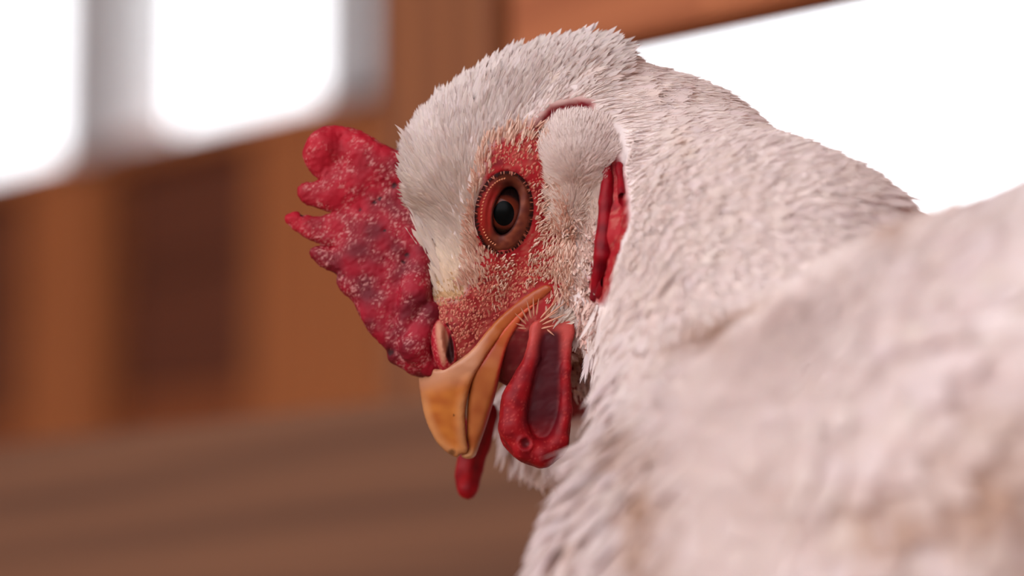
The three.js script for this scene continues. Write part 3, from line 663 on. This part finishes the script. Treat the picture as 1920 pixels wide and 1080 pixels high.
// cheek down: curly pale bristles below the tuft and behind the mouth
const cheek = bodyPoints(2900, (u, v, z) => (u > 1035 && u < 1128 && v > 395 && v < 740 && Math.abs(z) < 200 && z > -150 && EAR(u, v) > 2 ? smooth(1030, 1085, u) : 0));
put('cheek_feathers', cheek, narrow, Mb.hair, (p) => { const d = [0.5 + 0.5 * gauss(), p.v > 560 ? -0.5 + gauss() : 0.3 + gauss() * 1.2]; return { dir: d, len: 21 * (0.6 + 0.9 * rnd()), wid: 4.4 * (0.6 + 0.7 * rnd()), lift: 0.25 + 0.35 * rnd(), roll: gauss(), color: srgb(243, 218, 206).lerp(srgb(216, 168, 156), clamp(rnd() * 0.7 + 0.5 * smooth(500, 640, p.v))) }; });
// bare face: short bristles, longer towards the feathered edge, and small pale pimples
const bristle = bodyPoints(2300, (u, v, z) => {
  if (z < 10 && z > -10) return 0;
  const d = RED(u, v); if (d > 14 || d < -75 || u > 1075 || v > 640 || v < 235) return 0;
  if (Math.hypot((u - 945) / 58, (v - 399) / 82) < 1 || gape(u, v) < 5 || (u < 1020 && v > gapeLine(u))) return 0;
  const frontEdge = smooth(930, 890, u) * smooth(560, 500, v), below = smooth(440, 500, v) * smooth(600, 560, v) * smooth(900, 950, u), behind = smooth(985, 1030, u) * smooth(330, 400, v) * smooth(560, 500, v), above = smooth(300, 250, v) * 0.8;
  return (frontEdge * 1.6 + below + behind * 1.5 + above) * (z > 0 ? 1 : 0.4);
});
put('face_bristles', bristle, hairGeo, Mb.hair, (p) => { const fl = flow(p.u, p.v), e = smooth(-40, 5, RED(p.u, p.v)); return { dir: jit(p.u > 960 && p.v > 340 ? [0.45, 0.9] : fl, 0.35), len: lerp(11, 22, e) * (0.6 + 0.8 * rnd()), wid: lerp(3.4, 4.6, e) * (0.7 + 0.6 * rnd()), thick: 4, lift: 0.3 + 0.4 * rnd(), sink: 1, color: srgb(244, 218, 202).lerp(srgb(224, 172, 152), rnd()) }; });
const pimpleGeo = new THREE.IcosahedronGeometry(0.5, 1);
const pimples = bodyPoints(2600, (u, v, z) => { const d = RED(u, v); if (d > 0 || u > 1070 || v > 690 || gape(u, v) < 4 || v > gapeLine(u) || Math.hypot((u - 945) / 60, (v - 399) / 84) < 1 || (z < 10 && z > -10)) return 0; return ((v > 500 && u < 1010 ? 1.3 : 0.45) + (v < 310 ? 0.5 : 0)) * (z > 0 ? 1 : 0.4); });
put('face_pimples', pimples, pimpleGeo, Mb.hair, (p) => { const w = 2.6 + 2.2 * rnd() ** 2; return { dir: jit([0.4, 0.9], 0.6), len: w * (1.2 + rnd()), wid: w, thick: w, lift: 0.2, sink: 0.2, color: srgb(206, 140, 116).lerp(srgb(178, 70, 66), rnd()) }; });
// crusty short down where the forehead feathers meet the nostril
put('forehead_down', bodyPoints(260, (u, v, z) => (u > 800 && u < 872 && v > 520 && v < 580 ? 1 : 0)), narrow, Mb.hair, (p) => ({ dir: jit([-0.3, 0.9], 0.9), len: 13 * (0.6 + 0.8 * rnd()), wid: 5, lift: 0.2 + 0.3 * rnd(), roll: 0.4 * gauss(), color: srgb(222, 184, 140).lerp(srgb(184, 136, 98), rnd()) }));
// stiff quills round the top of the wattle, and a soft clump behind them
{
  const quillMat = new THREE.MeshPhysicalMaterial({ color: srgb(206, 146, 120), roughness: 0.7 });
  const quill = new THREE.TubeGeometry(new THREE.QuadraticBezierCurve3(new THREE.Vector3(0, 0, 0), new THREE.Vector3(0.5, 0, 0.1), new THREE.Vector3(1, 0, 0.02)), 6, 0.075, 6), qp = quill.attributes.position;
  for (let i = 0; i < qp.count; i++) { const t = qp.getX(i), k = t < 0.15 ? 0.5 + t * 3 : Math.sqrt(Math.max(0.02, (1.02 - t) / 0.87)); qp.setY(i, qp.getY(i) * k); }
  quill.computeVertexNormals();
  for (const [u, v, a, l] of [[990, 602, 118, 32], [996, 596, 104, 36], [1001, 592, 92, 38], [1006, 590, 82, 32], [986, 607, 136, 30], [983, 612, 160, 18], [986, 616, 176, 16], [1014, 596, 48, 44], [1020, 598, 38, 52], [1012, 604, 32, 42], [1018, 608, 24, 52], [1016, 616, 14, 26], [1024, 592, 56, 42], [1026, 618, -40, 18], [1028, 588, 66, 36]]) {
    const m = shade(new THREE.Mesh(quill, quillMat)), r = a * Math.PI / 180;
    const X = new THREE.Vector3(Math.cos(r), Math.sin(r), 0.35).normalize(), Z = new THREE.Vector3(0, 0, 1).addScaledVector(X, -X.z).normalize(), Y = new THREE.Vector3().crossVectors(Z, X);
    new THREE.Matrix4().makeBasis(X.multiplyScalar(l), Y.multiplyScalar(26), Z.multiplyScalar(26)).setPosition(...at(u, v, 116)).premultiply(TO_HEN).decompose(m.position, m.quaternion, m.scale);
    m.name = 'quill'; hen.add(m);
  }
  const clump = [];
  for (let i = 0; i < 70; i++) { const u = 1026 + 34 * rnd(), v = 606 + 22 * (rnd() - 0.5); clump.push({ o: new THREE.Vector3(...at(u, v, 100 + 14 * rnd())), n: new THREE.Vector3(0.1, -0.1, 1).normalize(), u, v }); }
  put('wattle_down', clump, narrow, Mb.hair, () => ({ dir: jit([0.75, 0.6], 0.8), len: 34 * (0.6 + 0.6 * rnd()), wid: 5.5, lift: 0.1 + 0.3 * rnd(), roll: gauss() * 0.6, color: white(0.4 + 0.4 * rnd()).multiplyScalar(0.9) }));
  // ruffled feathers that stand off the crown
  const up = [];
  for (const [u, v, a, l] of [[1062, 72, 0.45, 62], [1072, 70, 0.5, 60], [1056, 74, 0.55, 54], [1100, 78, 0.42, 66], [1112, 80, 0.36, 60], [885, 150, 1.2, 34], [892, 148, 1.1, 30], [1020, 78, 0.7, 42]]) up.push({ o: new THREE.Vector3(...at(u, v, 10)), n: new THREE.Vector3(-0.3, 0.5, 0.8).normalize(), u, v, a, l });
  put('ruffled_feathers', up, narrow, Mb.feather, (p) => ({ dir: [Math.cos(p.a), Math.sin(p.a), 0.2], len: p.l, wid: 13, lift: 0.15, roll: gauss() * 0.3, color: white(0.05) }));
}
// lashes round the lid
{
  const pts = [];
  for (let i = 0; i < 120; i++) {
    const th = i / 120 * 6.2832, [u, v] = ring(945, 399, 54, 78, lidTilt, th + 0.02 * gauss());
    for (const s of [1, -1]) { const z = s * (skinZ(u, v) - 1), p = at(u, v, z); pts.push({ o: new THREE.Vector3(...p), n: new THREE.Vector3(Math.cos(th) * 0.3, Math.sin(th) * 0.3, s * 0.95).normalize(), u, v, th }); }
    if (i % 2 === 0 && Math.cos(th) < -0.2) { const [a, b] = ring(945, 399, 43, 64, lidTilt, th), z = skinZ(a, b) + 8; pts.push({ o: new THREE.Vector3(...at(a, b, z)), n: new THREE.Vector3(0, 0, 1), u: a, v: b, th, dot: true }); }
  }
  put('eyelashes', pts, hairGeo, Mb.hair, (p) => (p.dot ? { dir: [0.5, 0.5], len: 4.5, wid: 3.2, thick: 3, lift: 0.3, sink: 0, color: srgb(216, 140, 104) } : { dir: jit([-Math.cos(p.th), -Math.sin(p.th)], 0.4), len: 11 * (0.7 + 0.6 * rnd()), wid: 2.6, thick: 3, lift: 0.5, sink: 0, color: rnd() < 0.4 ? srgb(190, 120, 100) : srgb(48, 22, 22) }));
}
renderer.render(scene, camera);
